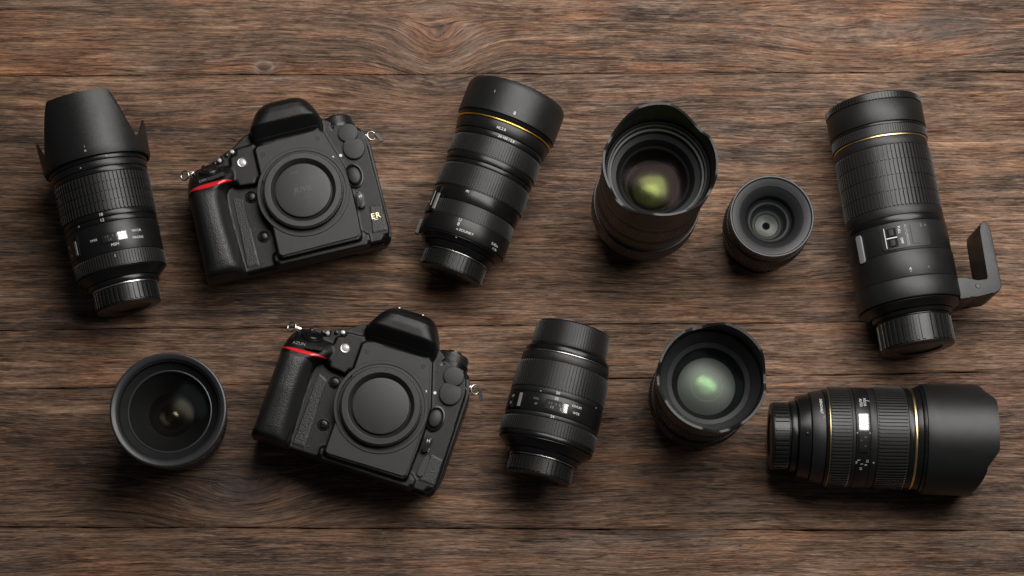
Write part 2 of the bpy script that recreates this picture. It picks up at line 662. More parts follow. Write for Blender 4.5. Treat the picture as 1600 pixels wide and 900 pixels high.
    # thin cracks along the grain
    cr = streak(0.007, 0.26, 31, 2, 0.5, 0.0)
    ca = t.math('ABSOLUTE', t.math('SUBTRACT', cr, 0.5))
    cm = t.ramp(streak(0.012, 0.04, 33, 1), [(0.5, (0, 0, 0)), (0.6, (1, 1, 1))])
    crack = t.math('MULTIPLY', t.ramp(ca, [(0.0, (1, 1, 1)), (0.012, (0, 0, 0))]), cm)
    col = t.mix(t.math('MULTIPLY', crack, 0.75), col, (0.014, 0.009, 0.007))
    if core is not None:
        col = t.mix(t.math('MULTIPLY', core, 0.85), col, (0.03, 0.024, 0.02))
        col = t.mix(t.math('MULTIPLY', ringf, t.math('MULTIPLY', fine, 1.3), None, True), col, (0.2 * k, 0.15 * k, 0.115 * k))
    for (sx_, sy_, rx, ry, f) in stain:
        dx = t.math('DIVIDE', t.math('SUBTRACT', x, sx_), rx)
        dy = t.math('DIVIDE', t.math('SUBTRACT', y, sy_), ry)
        d2 = t.math('ADD', t.math('MULTIPLY', dx, dx), t.math('MULTIPLY', dy, dy))
        d2 = t.math('ADD', d2, t.math('MULTIPLY_ADD', fleck, 1.6, -0.8))
        ex = t.math('EXPONENT', t.math('MULTIPLY', t.math('MULTIPLY', d2, d2), -1.0))
        col = t.mix(t.math('MULTIPLY', ex, f), col, t.mix(fine, (0.02, 0.017, 0.016), (0.085, 0.068, 0.06)))
    p = t.principled(**{'Base Color': col, 'Specular IOR Level': 0.35})
    t.link(t.math('MULTIPLY_ADD', fine, -0.25, 0.72), p.inputs['Roughness'])
    h = t.math('ADD', t.math('MULTIPLY', mid, 1.0), t.math('ADD', t.math('MULTIPLY', fine, 0.75), t.math('MULTIPLY', fib, 0.3)))
    h = t.math('SUBTRACT', h, t.math('MULTIPLY', crack, 0.8))
    h = t.math('SUBTRACT', h, t.math('MULTIPLY', t.math('MAXIMUM', hd, h3), 0.45))
    bp = t.n('ShaderNodeBump')
    bp.inputs['Strength'].default_value = 0.8
    bp.inputs['Distance'].default_value = 0.0011
    t.link(h, bp.inputs['Height'])
    t.link(bp.outputs[0], p.inputs['Normal'])
    return t.m


def build_table():
    V = [(-640, -420, -40), (640, -420, -40), (640, 420, -40), (-640, 420, -40),
         (-640, -420, -21), (640, -420, -21), (640, 420, -21), (-640, 420, -21)]
    F = [(0, 1, 2, 3), (4, 5, 6, 7), (0, 1, 5, 4), (1, 2, 6, 5), (2, 3, 7, 6), (3, 0, 4, 7)]
    tb = mesh_obj('table', V, F, 'inner')
    tb['kind'] = 'structure'
    # seams: (y at x=-420, y at x=+420)
    seams = [(-400, -402), (-189.6, -196.2), (-81.6, -68.4), (-34.3, -26.5), (178.1, 184.5), (400, 402)]
    spec = [
        dict(seed=1, tone=0.95, grey=0.7, warm=0.55, knots=[(30, -300, 90, 30, 0.7, 0.4)]),
        dict(seed=2, tone=0.92, grey=0.45, warm=0.5, knots=[(-213, -164, 62, 30, 0.75, 0.25)], stain=[(-213, -163, 34, 23, 0.55)]),
        dict(seed=3, tone=1.0, grey=0.35, warm=0.6),
        dict(seed=14, tone=0.98, grey=0.6, warm=0.45, knots=[(-60, 172, 60, 20, 0.5, 0.0), (160, 20, 120, 18, 0.5, 0.0)]),
        dict(seed=5, tone=1.02, grey=0.75, warm=0.75, knots=[(-202, 185.6, 10, 7.4, 0.8, 1.1), (-60, 212, 38, 34, 0.85, 0.3), (300, 215, 90, 20, 0.6, 0.0)],
             stain=[(357, 226, 40, 17, 0.6), (-330, 240, 60, 14, 0.4)]),
    ]
    for i, sp in enumerate(spec):
        lo, hi = seams[i], seams[i + 1]
        rnd = random.Random(i + 3)
        nx, ny = 220, 10
        g = 0.28
        V, F = [], []
        ph = [rnd.uniform(0, 6) for _ in range(6)]
        prof = [(0, -20), (0, -2.2), (0.0, -0.9), (0.35, -0.3), (1.1, -0.02)]

        def edge(a, x):
            f = (x + 420) / 840
            return a[0] + (a[1] - a[0]) * f
        rows = []
        for k in range(nx + 1):
            x = -620 + 1240 * k / nx
            wob = lambda q: 0.28 * math.sin(x * 0.031 + ph[q]) + 0.22 * math.sin(x * 0.113 + ph[q + 1]) + rnd.uniform(-0.12, 0.12)
            y0 = edge(lo, x) + g + wob(0)
            y1 = edge(hi, x) - g + wob(2)
            ch = 0.8 + 0.5 * math.sin(x * 0.05 + ph[4])
            row = []
            for dy, z in prof:
                row.append((x, y0 + dy * (1 + ch), z * (0.7 + 0.5 * ch) if z > -3 else z))
            for j in range(1, ny):
                yy = y0 + (y1 - y0) * j / ny
                row.append((x, yy, 0.0))
            for dy, z in reversed(prof):
                row.append((x, y1 - dy * (1 + ch), z * (0.7 + 0.5 * ch) if z > -3 else z))
            rows.append(row)
        m = len(rows[0])
        for r_ in rows:
            V += r_
        for k in range(nx):
            for j in range(m):
                a = k * m + j
                b = k * m + (j + 1) % m
                F.append((a, b, b + m, a + m))
        F.append(tuple(range(m)))
        F.append(tuple(range(nx * m, nx * m + m)))
        mesh_obj('plank', V, F, wood('dark_weathered_plank_wood', **sp), tb, None, 40)


build_table()

# ------------------------------------------------------------------ lenses lying on the table
GL = 'lenses lying on their sides'
GS = 'lenses standing on end'


def core(parent, B, L, r):
    lathe('inner_tube', [(0, 8), (r, 8), (r, L), (r - 3, L)], 'inner', parent, B, 48)


def lens_a():
    prof = [(0, 25), (20, 25.5), (33, 35.5), (45, 35.8), (77, 36.8), (108, 37), (122, 41.7), (168, 44.2)]
    root, B = lying('zoom_lens', 'black zoom lens with a long pointed petal hood, at the far left', (-297.6, -28.7), 13.8, prof, GL)
    core(root, B, 118, 22)
    rear_cap(root, B, 19.5, 25.8, 42, 3, 4.5)
    band('mount_ring', 19.6, 21.2, 25.6, 25.6, 'silver', root, B, 0.3)
    band('mount_barrel', 21.2, 25, 27.5, 28, 'satin', root, B)
    band('rear_barrel', 25, 32, 29, 34.5, 'satin', root, B, 0.8)
    ribbed('zoom_ring', 32, 43.5, 35.6, 35.9, 'rubber', root, B, n=96, depth=0.7)
    band('window_barrel', 43.5, 67, 35.6, 36.2, 'black', root, B)
    band('number_band', 67, 71.5, 36.0, 36.0, 'satin', root, B)
    band('number_band', 71.5, 76, 36.3, 36.3, 'satin', root, B)
    ribbed('focus_ring', 76, 106, 37.2, 37.2, 'rubber', root, B, n=74, depth=1.2, duty=0.52, rows=4)
    band('front_barrel', 106, 110.5, 36.7, 36.7, 'satin', root, B)
    band('front_barrel', 110.5, 116, 37.2, 37.6, 'black', root, B)
    band('front_barrel', 116, 120.5, 38.2, 38.4, 'satin', root, B)
    h = petal_hood('petal_hood', 119.5, 41.8, 0.045, petals(13, 50.5, 29, 0, 33, 58, 62, 86), 'hood', root, B)
    barrel_text('o', 2.2, 124, -3, 42.0, h, None)
    barrel_text('I', 1.4, 127, -3, 42.2, h, None)
    front_optics(root, B, 121, 33)
    w = window(root, B, 51.5, 57.5, -8, 22, 36.0)
    barrel_text('NICUR', 1.9, 57, 36, 36.0, root, B)
    barrel_text('MACRO', 1.9, 51.5, 36, 36.0, root, B)
    barrel_text('TIMES', 1.7, 55.5, -19, 36.0, root, B)
    barrel_text('MSM', 2.2, 48.6, 6, 35.9, root, B)
    barrel_text('18', 2.4, 73.6, -3, 36.3, root, B)
    barrel_text('12', 2.4, 69.2, -3, 36.1, root, B)
    barrel_text('o', 2.3, 70, -35, 36.1, root, B)
    barrel_text('I', 2.2, 40, 3, 35.9, root, B)
    barrel_text('o', 1.5, 113, -14, 37.5, root, B)
    barrel_text('o', 1.5, 118, 18, 38.4, root, B)
    s = patch('switch_plate', 47, 64, -72, -42, 36.0, 0.8, 'satin', root, B)
    patch('switch_bar', 49, 60, -48, -45, 36.8, 0.5, 'greypaint', s, None)
    barrel_text('AF', 2.2, 58, -62, 36.9, s, None)
    barrel_text('M', 2.2, 51, -60, 36.9, s, None)


def lens_b():
    prof = [(0, 25), (21, 25.5), (31, 35.4), (45, 35.2), (70, 36.2), (113, 36.6), (129, 38.6), (133, 40.2), (159, 40.2)]
    root, B = lying('zoom_lens', 'black zoom lens with an amber ring below its plain round hood', (-51.8, -3.5), -20.5, prof, GL)
    core(root, B, 128, 22)
    rear_cap(root, B, 19.5, 25.6, 48, 0, 5)
    band('mount_ring', 19.6, 20.9, 25.4, 25.4, 'silver', root, B, 0.3)
    band('mount_barrel', 20.9, 26, 27.6, 29.5, 'satin', root, B, 0.8)
    band('rear_barrel', 26, 31, 31, 35, 'satin', root, B, 0.8)
    band('rear_barrel', 31, 45, 35.3, 35.3, 'black', root, B)
    ribbed('aperture_ring', 45, 57.5, 34.9, 34.9, 'rubber', root, B, n=110, depth=0.5)
    band('index_band', 57.5, 68.5, 35.0, 35.5, 'satin', root, B)
    ribbed('zoom_ring', 68.5, 88, 36.4, 36.4, 'rubber', root, B, n=104, depth=0.9)
    band('middle_barrel', 88, 92, 35.4, 35.4, 'satin', root, B)
    band('middle_barrel', 92, 97.5, 35.9, 35.9, 'satin', root, B)
    ribbed('focus_ring', 97.5, 113, 36.7, 36.7, 'rubber', root, B, n=104, depth=0.8)
    band('front_barrel', 113, 118, 36.4, 36.6, 'satin', root, B)
    band('front_barrel', 118, 127.0, 37.2, 38.4, 'black', root, B)
    band('amber_ring', 127.0, 128.4, 39.3, 39.3, 'ambergold', root, B, 0.4)
    band('hood_collar', 128.4, 132, 38.6, 39.4, 'satin', root, B)
    h = lathe('round_hood', [(37, 132.2), (39.8, 132.2), (40.3, 132.8), (40.4, 155), (39.9, 158.6), (38.8, 160.6), (37.6, 160.8), (37, 160), (37, 140), (35, 132.2)],
              'hood', root, B, 112, True)
    barrel_text('8', 2.8, 136, 8, 40.4, h, None)
    barrel_text('I', 2.0, 148, -22, 40.4, h, None)
    lathe('lens_cap', [(0, 154), (36, 154), (36.8, 153), (36.8, 150), (0, 150)], 'hood', root, B)
    barrel_text('f4L2.8', 2.2, 121.5, 0, 37.7, root, B)
    barrel_text('24-105 / 2.8', 2.0, 115.6, 10, 36.6, root, B)
    barrel_text('m', 2.8, 66.5, -12, 35.5, root, B)
    barrel_text('U', 2.6, 43.0, -8, 35.3, root, B)
    barrel_text('8', 2.8, 39.5, -8, 35.3, root, B)
    barrel_text('n SOUNKY', 2.1, 35.5, 3, 35.3, root, B)
    barrel_text('0.45m', 2.2, 36, 48, 35.3, root, B)
    barrel_text('/1.5ft', 1.8, 32.8, 50, 35.3, root, B)
    barrel_text('o', 1.4, 29.5, -5, 34.2, root, B)
    s = patch('switch_plate', 45, 66, -84, -52, 35.2, 1.3, 'satin', root, B)
    barrel_text('AF', 2.6, 60, -72, 36.6, s, None)
    barrel_text('MF', 2.4, 53, -72, 36.6, s, None)
    patch('index_line', 50, 62, -63, -62, 36.4, 0.25, 'paint', s, None)
    patch('switch_bar', 47, 60, -54.5, -50, 36.0, 1.0, 'greypaint', s, None)
    k = patch('switch_knob', 28, 40, -96, -84, 35.0, 2.6, 'satin', root, B)


def lens_g():
    prof = [(0, 28.5), (24, 29), (35, 40.8), (49, 41), (74, 39.5), (96, 39.5), (164, 37.8), (201, 38.6)]
    root, B = lying('telephoto_lens', 'longest black telephoto lens with an L-shaped tripod foot on its side', (314.8, -59.4), 7.2, prof, GL)
    core(root, B, 190, 26)
    rear_cap(root, B, 22.5, 29.2, 40, 4)
    band('mount_ring', 22.6, 24, 28.7, 28.7, 'satin', root, B, 0.3)
    band('mount_barrel', 24, 27.5, 30.5, 31.5, 'satin', root, B)
    band('rear_barrel', 27.5, 33.5, 34, 39.5, 'satin', root, B, 1.0)
    c = band('tripod_collar', 33.5, 50, 41, 41, 'hood', root, B, 1.2)
    band('index_band', 50, 71, 39.8, 39.8, 'hood', root, B)
    band('switch_barrel', 71, 94.5, 39.2, 39.2, 'hood', root, B)
    band('middle_barrel', 94.5, 100, 38.6, 38.6, 'satin', root, B)
    band('middle_barrel', 100, 107.5, 38.2, 38.2, 'hood', root, B)
    ribbed('zoom_ring', 107.5, 157.5, 38.2, 37.8, 'rubber', root, B, n=72, depth=1.4, duty=0.55, rows=4)
    band('front_barrel', 157.5, 164.5, 36.8, 36.8, 'hood', root, B)
    band('gold_ring', 164.5, 166.1, 37.3, 37.3, 'gold', root, B, 0.4)
    ribbed('focus_ring', 166.3, 174, 38.1, 38.1, 'rubber', root, B, n=120, depth=0.5)
    band('front_barrel', 174, 176.5, 37.6, 37.6, 'satin', root, B)
    band('front_barrel', 176.5, 195, 38.2, 38.2, 'hood', root, B, 0.6)
    fc = ribbed('front_cap', 195.2, 200.6, 38.5, 38.5, 'cap', root, B, n=90, depth=0.5)
    lathe('cap_disc', [(35, 200.5), (37.6, 200.7), (36.6, 201.6), (34, 201.6), (33, 200.6), (0, 200.6)], 'cap', fc, None)
    # switch plate
    BS = B @ Matrix.Translation((0, 0, -4.5 * S))
    s = patch('switch_plate', 77.5, 96.5, -33, 22, 39.3, 0.7, 'hood', root, BS, n=20, round_=1.5)
    for q in (0, 1):
        w = patch('switch_slot', 79 + q * 8.2, 86 + q * 8.2, -26, -15, 40.0, 0.15, 'inner', s, None)
        patch('slider', 80.2 + q * 8.2, 84.8 + q * 8.2, -23, -18, 40.1, 0.9, 'satin', s, None)
    patch('slot_line', 86.2, 86.9, -27, -15, 40.05, 0.25, 'paint', s, None)
    patch('slot_line', 79, 95, -28.3, -27.6, 40.05, 0.25, 'paint', s, None)
    barrel_text('FULL', 2.0, 92, -11.5, 40.0, s, None, along=True)
    barrel_text('OFF', 2.0, 83, -10.5, 40.0, s, None, along=True)
    barrel_text('AUTO', 2.2, 91.5, -4.5, 40.0, s, None, 'greypaint', along=True)
    barrel_text('MODE', 2.2, 83, -4.0, 40.0, s, None, 'greypaint', along=True)
    patch('slider', 79.5, 95, 1, 11, 40.0, 0.5, 'hood', s, None)
    barrel_text('2', 2.2, 93.5, 13.5, 40.0, s, None, 'greypaint')
    barrel_text('-', 2.4, 93.8, 19, 40.0, s, None, 'paint')
    barrel_text('^', 3.2, 59.5, -7, 39.8, root, BS)
    barrel_text('..', 2.6, 59.2, -7, 39.8, root, BS)
    barrel_text('^', 2.6, 59.5, 14, 39.8, root, BS, 'greypaint')
    kb = patch('switch_knob', 74, 96, -66, -58, 38.6, 2.0, 'greypaint', root, BS, n=8, round_=1.5)
    # foot: neck on the collar, then a plate along the lens; sticks out sideways, phi = 90
    bm = bmesh.new()
    H = 21

    def slab(pts, h, bev):
        vs = [bm.verts.new((-h, a, b)) for a, b in pts]
        ws = [bm.verts.new((h, a, b)) for a, b in pts]
        n = len(pts)
        fs = [bm.faces.new(vs), bm.faces.new(ws)]
        for i in range(n):
            fs.append(bm.faces.new((vs[i], vs[(i + 1) % n], ws[(i + 1) % n], ws[i])))
        return vs + ws
    slab([(34, 37), (42, 37), (48, 39), (61, 38), (66, 40), (68.5, 44), (68.5, 90), (67.4, 94), (65, 96.4), (62.4, 96), (60.4, 93.5), (60, 90), (60, 51.5), (58.5, 49), (50, 49), (43, 54), (34, 55)], H, 1)
    bmesh.ops.bevel(bm, geom=list(bm.edges), offset=1.2, segments=3, affect='EDGES', profile=0.6)
    ft = from_bm('tripod_foot', bm, 'hood', root, B @ Matrix.Translation((0, 0, -6 * S)))
    lathe('bolt', [(0, 0.1), (1.2, 0.1), (1.4, 0.6), (1.9, 0.6), (2.2, 0.2), (2.3, -1.0), (0, -1.0)], 'satin', ft,
          Matrix.Translation(Vector((H, 50, 46)) * S) @ Matrix.Rotation(R(90), 4, 'Y'), 24)


def lens_h():
    prof = [(0, 25), (20, 25), (33, 37), (47, 37), (71, 37.2), (96, 36), (104, 34), (125, 29.3)]
    root, B = lying('zoom_lens', 'short black zoom lens with a narrow ribbed front and thin silver ring', (15.9, -164), -14.3, prof, GL)
    core(root, B, 112, 21)
    rear_cap(root, B, 18.5, 25.4, 44, 2, 5)
    band('mount_ring', 18.7, 20, 25.6, 25.6, 'silver', root, B, 0.3)
    band('mount_barrel', 20, 24, 27.5, 28.5, 'satin', root, B)
    band('rear_barrel', 24, 31, 30, 36.3, 'satin', root, B, 0.8)
    band('rear_barrel', 31, 34.5, 36.8, 36.8, 'satin', root, B)
    ribbed('zoom_ring', 34.5, 46.5, 37.2, 37.4, 'rubber', root, B, n=96, depth=0.8)
    band('number_band', 46.5, 50, 36.6, 36.6, 'hood', root, B)
    band('window_barrel', 50, 64.5, 36.9, 36.9, 'black', root, B)
    band('number_band', 64.5, 69, 36.4, 36.4, 'hood', root, B)
    ribbed('focus_ring', 69, 91, 36.6, 36.0, 'rubber', root, B, n=84, depth=0.9)
    band('front_barrel', 91, 98, 34.6, 34.2, 'hood', root, B)
    band('silver_ring', 98, 99, 34.2, 34.2, 'silver', root, B, 0.3)
    band('front_barrel', 99, 103.5, 33.6, 33.0, 'satin', root, B)
    band('front_barrel', 103.5, 106, 31.5, 30.6, 'satin', root, B)
    fr = ribbed('front_ring', 106, 124.5, 29.6, 29.4, 'rubber', root, B, n=84, depth=0.6)
    lathe('cap_disc', [(27, 124.3), (28.6, 124.5), (27.8, 125.5), (25, 125.5), (24, 124.5), (0, 124.5)], 'cap', fr, None)
    window(root, B, 53.5, 60, -12, 14, 36.9)
    barrel_text('DIVUM', 1.9, 60.5, 25, 36.9, root, B)
    barrel_text('WTR', 1.9, 55.5, 26, 36.9, root, B)
    barrel_text('FULL', 1.6, 59.5, -25, 36.9, root, B, 'greypaint')
    barrel_text('AF', 1.6, 55.5, -24, 36.9, root, B, 'greypaint')
    barrel_text('50', 2.2, 66.8, -1, 36.4, root, B)
    barrel_text('35', 2.2, 62.2, -1, 36.9, root, B)
    barrel_text('24', 2.2, 48.3, -1, 36.6, root, B)
    barrel_text('Swokina', 1.6, 101.5, 2, 33.4, root, B, 'greypaint')
    barrel_text('o', 1.4, 66, -22, 36.4, root, B)
    barrel_text('o', 1.6, 66, 56, 36.4, root, B)
    s = patch('switch_plate', 51, 63.5, -76, -42, 36.6, 0.9, 'satin', root, B)
    barrel_text('AF', 2.3, 60, -62, 37.6, s, None)
    barrel_text('M', 2.3, 54.5, -64, 37.6, s, None)
    patch('switch_bar', 52, 62.5, -49, -45, 37.4, 0.7, 'greypaint', s, None)


def lens_j():
    prof = [(0, 25), (18, 26), (35, 34), (48, 38.4), (64, 39), (83, 38.6), (107, 39.6), (122, 42.4), (172, 43.8)]
    root, B = lying('zoom_lens', 'black zoom lens lying sideways with gold ring and wide petal hood', (191.8, -126), -91.8, prof, GL)
    core(root, B, 118, 22)
    rear_cap(root, B, 18.2, 26.3, 44, 3, 5)
    band('mount_ring', 18.2, 19.2, 25.8, 25.8, 'satin', root, B, 0.3)
    band('mount_barrel', 19.2, 24.5, 27.2, 27.8, 'satin', root, B, 0.8)
    band('rear_barrel', 24.5, 34, 31.5, 33.2, 'satin', root, B, 0.8)
    band('name_band', 34, 44.5, 34.4, 36.2, 'hood', root, B, 0.8)
    band('rear_barrel', 44.5, 46.8, 37.4, 37.8, 'satin', root, B)
    band('gold_line', 46.8, 47.5, 38.3, 38.3, 'gold', root, B, 0.2)
    ribbed('zoom_ring', 47.5, 63.5, 39.2, 39.2, 'rubber', root, B, n=88, depth=0.9)
    band('index_band', 63.5, 66.2, 38.4, 38.4, 'hood', root, B)
    band('window_barrel', 66.2, 77, 38.7, 38.7, 'black', root, B)
    band('index_band', 77, 82.5, 38.5, 38.5, 'hood', root, B)
    ribbed('focus_ring', 82.5, 106, 39.7, 39.7, 'rubber', root, B, n=88, depth=0.9)
    band('front_barrel', 106, 110.3, 38.8, 38.8, 'satin', root, B)
    band('gold_ring', 110.3, 112.5, 39.2, 39.3, 'gold', root, B, 0.7)
    band('front_barrel', 112.5, 117, 39.0, 39.8, 'satin', root, B)
    band('hood_collar', 117, 120.5, 40.8, 41.2, 'satin', root, B, 1.0)
    h = petal_hood('petal_hood', 120, 42.6, 0.012, petals(44.5, 52.5, 37.5, R(-8), 27, 46, 50, 88), 'hood', root, B)
    front_optics(root, B, 120, 33)
    window(root, B, 68.3, 75.2, -18, 25, 38.7, True)
    barrel_text('AUTO', 2.1, 66.0 + 4.6, -34, 38.7, root, B)
    barrel_text('FOCUS', 1.9, 66.0 + 7.6, -35, 38.7, root, B)
    barrel_text('/', 3.0, 75.8, -37, 38.7, root, B)
    barrel_text('SVENOVAST', 2.0, 41, -32, 35.8, root, B)
    barrel_text('TRE', 1.5, 42.5, -16, 36, root, B, 'greypaint')
    barrel_text('o', 1.4, 67.0, 4, 38.7, root, B)
    barrel_text('o', 1.5, 76.4, 4, 38.7, root, B)
    for s, tt, ph in (('12', 76, 36), ('8', 75, 41), ('5', 72, 40), ('2', 69.5, 35), ('m', 68, 38), ('28', 71.5, 46)):
        barrel_text(s, 1.9, tt - 1.0, ph, 38.7, root, B)
    barrel_text('o', 2.0, 80, 38, 38.6, root, B)
    lathe('release_stud', [(0, 0.8), (0.8, 0.6), (1.0, 0), (1.0, -0.5), (0, -0.5)], 'satin', root, B @ Matrix.Rotation(R(5), 4, 'Z') @ Matrix.Translation((0.0329, 0, 0.030)) @ Matrix.Rotation(R(90), 4, 'Y'), 16)


# ------------------------------------------------------------------ lenses standing on end
def standing(name, label, loc, rotz, group=GS):
    return empty(name, (loc[0], loc[1], 0), R(rotz), label, 'lens', group)


def iris(parent, t, r_out, r_in, mat='inner'):
    lathe('iris', [(r_out, t), (r_in, t - 0.4), (r_in, t - 1.2), (0, t - 6)], mat, parent, None, 48)


def lens_c():
    root = standing('zoom_lens', 'tallest standing lens, scalloped hood up and yellow-green glints in its glass', (104, 55.5), 0)
    core(root, None, 20, 25)
    rear_cap(root, None, 14, 33, 40, 3)
    band('mount_ring', 14, 15.5, 33.4, 33.4, 'silver', root, None, 0.3)
    band('rear_barrel', 15.5, 36, 36, 41.6, 'satin', root, None, 0.8)
    ribbed('zoom_ring', 36, 60, 42.2, 42, 'cap', root, None, n=90, depth=0.35)
    band('middle_barrel', 60, 84, 40.8, 40.4, 'black', root)
    ribbed('focus_ring', 84, 112, 40.4, 40.2, 'cap', root, None, n=90, depth=0.35)
    band('front_barrel', 112, 130, 40, 40.4, 'black', root)
    for s, ph in (('24', 232), ('35', 244), ('50', 256), ('70', 216)):
        barrel_text(s, 2.6, 72, ph, 40.7, root, None, 'greypaint')
    petal_hood('petal_hood', 128, 41.2, 0.05, petals(26, 43, 33, R(97), 16, 50, 58, 70), 'hood', root, None, wall=2.0)
    lathe('filter_ring', [(39, 130.3), (39, 139), (37.6, 139.6), (37, 137), (36, 136.6), (35.5, 132), (34, 131.6), (33.5, 126), (29.5, 124), (27.5, 119)], 'ringgrey', root)
    lathe('baffle', [(29.6, 124.2), (27.6, 121), (26.5, 118), (24.4, 117), (24, 110)], 'inner', root)
    dome('front_element', 117.5, 25.2, 3.0, 'violet', root)
    lathe('tube', [(25.2, 117.4), (22.5, 106), (22, 88), (8, 86), (0, 86)], 'inner', root)
    dome('inner_element', 104, 22, 6.0, 'green', root)
    lathe('element_ring', [(21, 98.6), (18.5, 98), (18.0, 96.6)], 'ringgrey', root)
    dome('inner_element', 91, 15, 4.5, 'greencore', root)
    iris(root, 87.5, 22, 7)


def lens_e():
    root = standing('zoom_lens', 'standing lens with hood up and a pale green disc in its glass', (143.5, -95), 0)
    core(root, None, 20, 25)
    rear_cap(root, None, 13, 32.5, 40, 3)
    band('mount_ring', 13, 14.5, 31, 31, 'silver', root, None, 0.3)
    band('rear_barrel', 14.5, 26, 35.5, 38.2, 'satin', root, None, 0.8)
    ribbed('zoom_ring', 26, 46, 39.0, 39.0, 'rubber', root, None, n=90, depth=0.9)
    band('middle_barrel', 46, 60, 37.2, 37.4, 'black', root)
    ribbed('focus_ring', 60, 78, 38.2, 38.2, 'rubber', root, None, n=90, depth=0.8)
    band('front_barrel', 78, 92, 38, 39, 'black', root)
    for s, ph in (('16', 226), ('24', 240), ('35', 254)):
        barrel_text(s, 2.6, 53, ph, 37.4, root, None, 'greypaint')
    petal_hood('petal_hood', 90, 40.0, 0.05, petals(18, 31, 24, R(52), 24, 46, 56, 68), 'hood', root, None, wall=2.2)
    lathe('filter_ring', [(38, 92.3), (38, 100.5), (37.2, 101), (36.6, 100), (31.6, 94), (31.2, 92), (27.6, 90.2), (27, 85)], 'ringgrey', root)
    dome('front_element', 88, 27.6, 3.0, 'glass', root)
    lathe('tube', [(28, 88.5), (22.4, 80), (21.8, 68), (9, 66), (0, 66)], 'inner', root)
    dome('inner_element', 78, 22.0, 4.0, 'palegreen', root)
    lathe('element_ring', [(12.6, 79.6), (12.2, 80.3), (11.6, 80.2), (11.4, 79.4)], 'bezel', root)
    dome('inner_element', 77, 11.4, 2.6, 'mint', root)
    dome('inner_element', 73, 9, -2.6, 'mint', root)
    iris(root, 68, 22, 4)


def lens_d():
    root = standing('prime_lens', 'smallest standing lens, grey front bezel and a dark hole at its centre', (200.2, 41.4), 0)
    UP = Matrix.Translation((0, 0, 12 * S))
    core(root, None, 20, 20)
    rear_cap(root, None, 12, 29.5, 36, 3)
    band('rear_barrel', 12, 25, 31, 33, 'satin', root, None, 0.8)
    band('mount_ring', 12, 13.5, 31.5, 31.5, 'silver', root, UP, 0.3)
    band('rear_barrel', 13.5, 22, 33, 33.6, 'satin', root, UP, 0.8)
    ribbed('focus_ring', 22, 38, 34, 33.6, 'rubber', root, UP, n=84, depth=0.8)
    band('front_barrel', 38, 46, 32.4, 32, 'black', root, UP)
    band('front_barrel', 46, 51, 32.2, 32.2, 'satin', root, UP)
    lathe('silver_line', [(32.0, 51.1), (32.5, 51.1), (32.5, 51.7), (32.0, 51.7)], 'silver', root, UP, 96, True)
    lathe('front_bezel', [(32.2, 51.8), (32.8, 52.2), (32.9, 54.6), (32.4, 55.2), (31.6, 55.2), (31.2, 54.6), (30.6, 53.6), (25.6, 52.0), (25.0, 51.6), (24.8, 50.4)], 'bezel', root, UP)
    lathe('bezel_step', [(25.0, 50.9), (23.6, 50.2), (20.4, 46.2), (19.4, 45)], 'ringgrey', root, UP)
    lathe('baffle', [(19.6, 45.2), (18.4, 43), (18.0, 40), (16.4, 39.2), (16.0, 35), (14.2, 34), (13.6, 29), (11, 28)], 'inner', root, UP)
    dome('front_element', 41, 17.8, 2.2, 'glass', root, UP)
    lathe('element_ring', [(16.2, 38.0), (14.6, 37.4), (14.2, 36)], 'ringgrey', root, UP)
    lathe('rear_group', [(11.6, 28.2), (10.4, 28.6), (9.6, 28), (9.0, 26.6), (5.5, 25.4), (3.0, 25)], M['palegrey'], root, UP)
    lathe('pupil', [(3.1, 25.1), (2.6, 24.6), (2.4, 18), (0, 18)], 'inner', root, UP)


def lens_f():
    root = standing('wide_angle_lens', 'wide standing lens with a bulging black glass front, at the lower left', (-259.9, -111.8), 0)
    UP = Matrix.Translation((0, 0, 18 * S))
    core(root, None, 20, 25)
    rear_cap(root, None, 10, 30, 40, 3)
    band('rear_barrel', 10, 28, 36, 38, 'satin', root, None, 0.8)
    band('mount_ring', 10, 11.5, 31, 31, 'silver', root, UP, 0.3)
    band('rear_barrel', 11.5, 20, 34, 38, 'satin', root, UP, 0.8)
    ribbed('zoom_ring', 20, 33, 40.2, 40.4, 'rubber', root, UP, n=96, depth=0.8)
    band('middle_barrel', 33, 40, 40.4, 40.8, 'satin', root, UP)
    for s, ph in (('14', 320), ('20', 332), ('24', 308)):
        barrel_text(s, 2.4, 36.5, ph, 40.7, root, UP)
    band('front_barrel', 40, 45, 41.6, 41.8, 'satin', root, UP)
    band('front_barrel', 45, 51, 42.4, 42.6, 'black', root, UP)
    lathe('front_bezel', [(42, 51.2), (43.2, 51.6), (43.6, 58.6), (43.0, 59.8), (42.0, 60.2), (39.4, 59.4), (38.4, 58.2), (37.9, 56.8), (37.5, 56.8)], 'bezel', root, UP)
    lathe('baffle', [(38.2, 57.4), (37.2, 56.2), (36.6, 53.5), (31.2, 50.8), (30.6, 50.4), (30.2, 49.8), (29.6, 47)], 'inner', root, UP)
    lathe('retaining_ring', [(31.6, 51.3), (30.9, 51.5), (30.2, 50.8), (30.2, 50.0)], 'bezel', root, UP)
    dome('front_element', 49.6, 30.2, 9.0, 'glass', root, UP)
    lathe('tube', [(30, 49.4), (20, 40), (14, 34), (12, 33), (4, 31), (0, 31)], 'inner', root, UP)
    dome('inner_element', 38, 17, 4.5, 'amber', root, UP)
    dome('inner_element', 34, 10, -3.0, 'amber', root, UP)
    dome('inner_element', 33, 5.6, 2.2, 'amberglint', root, UP)


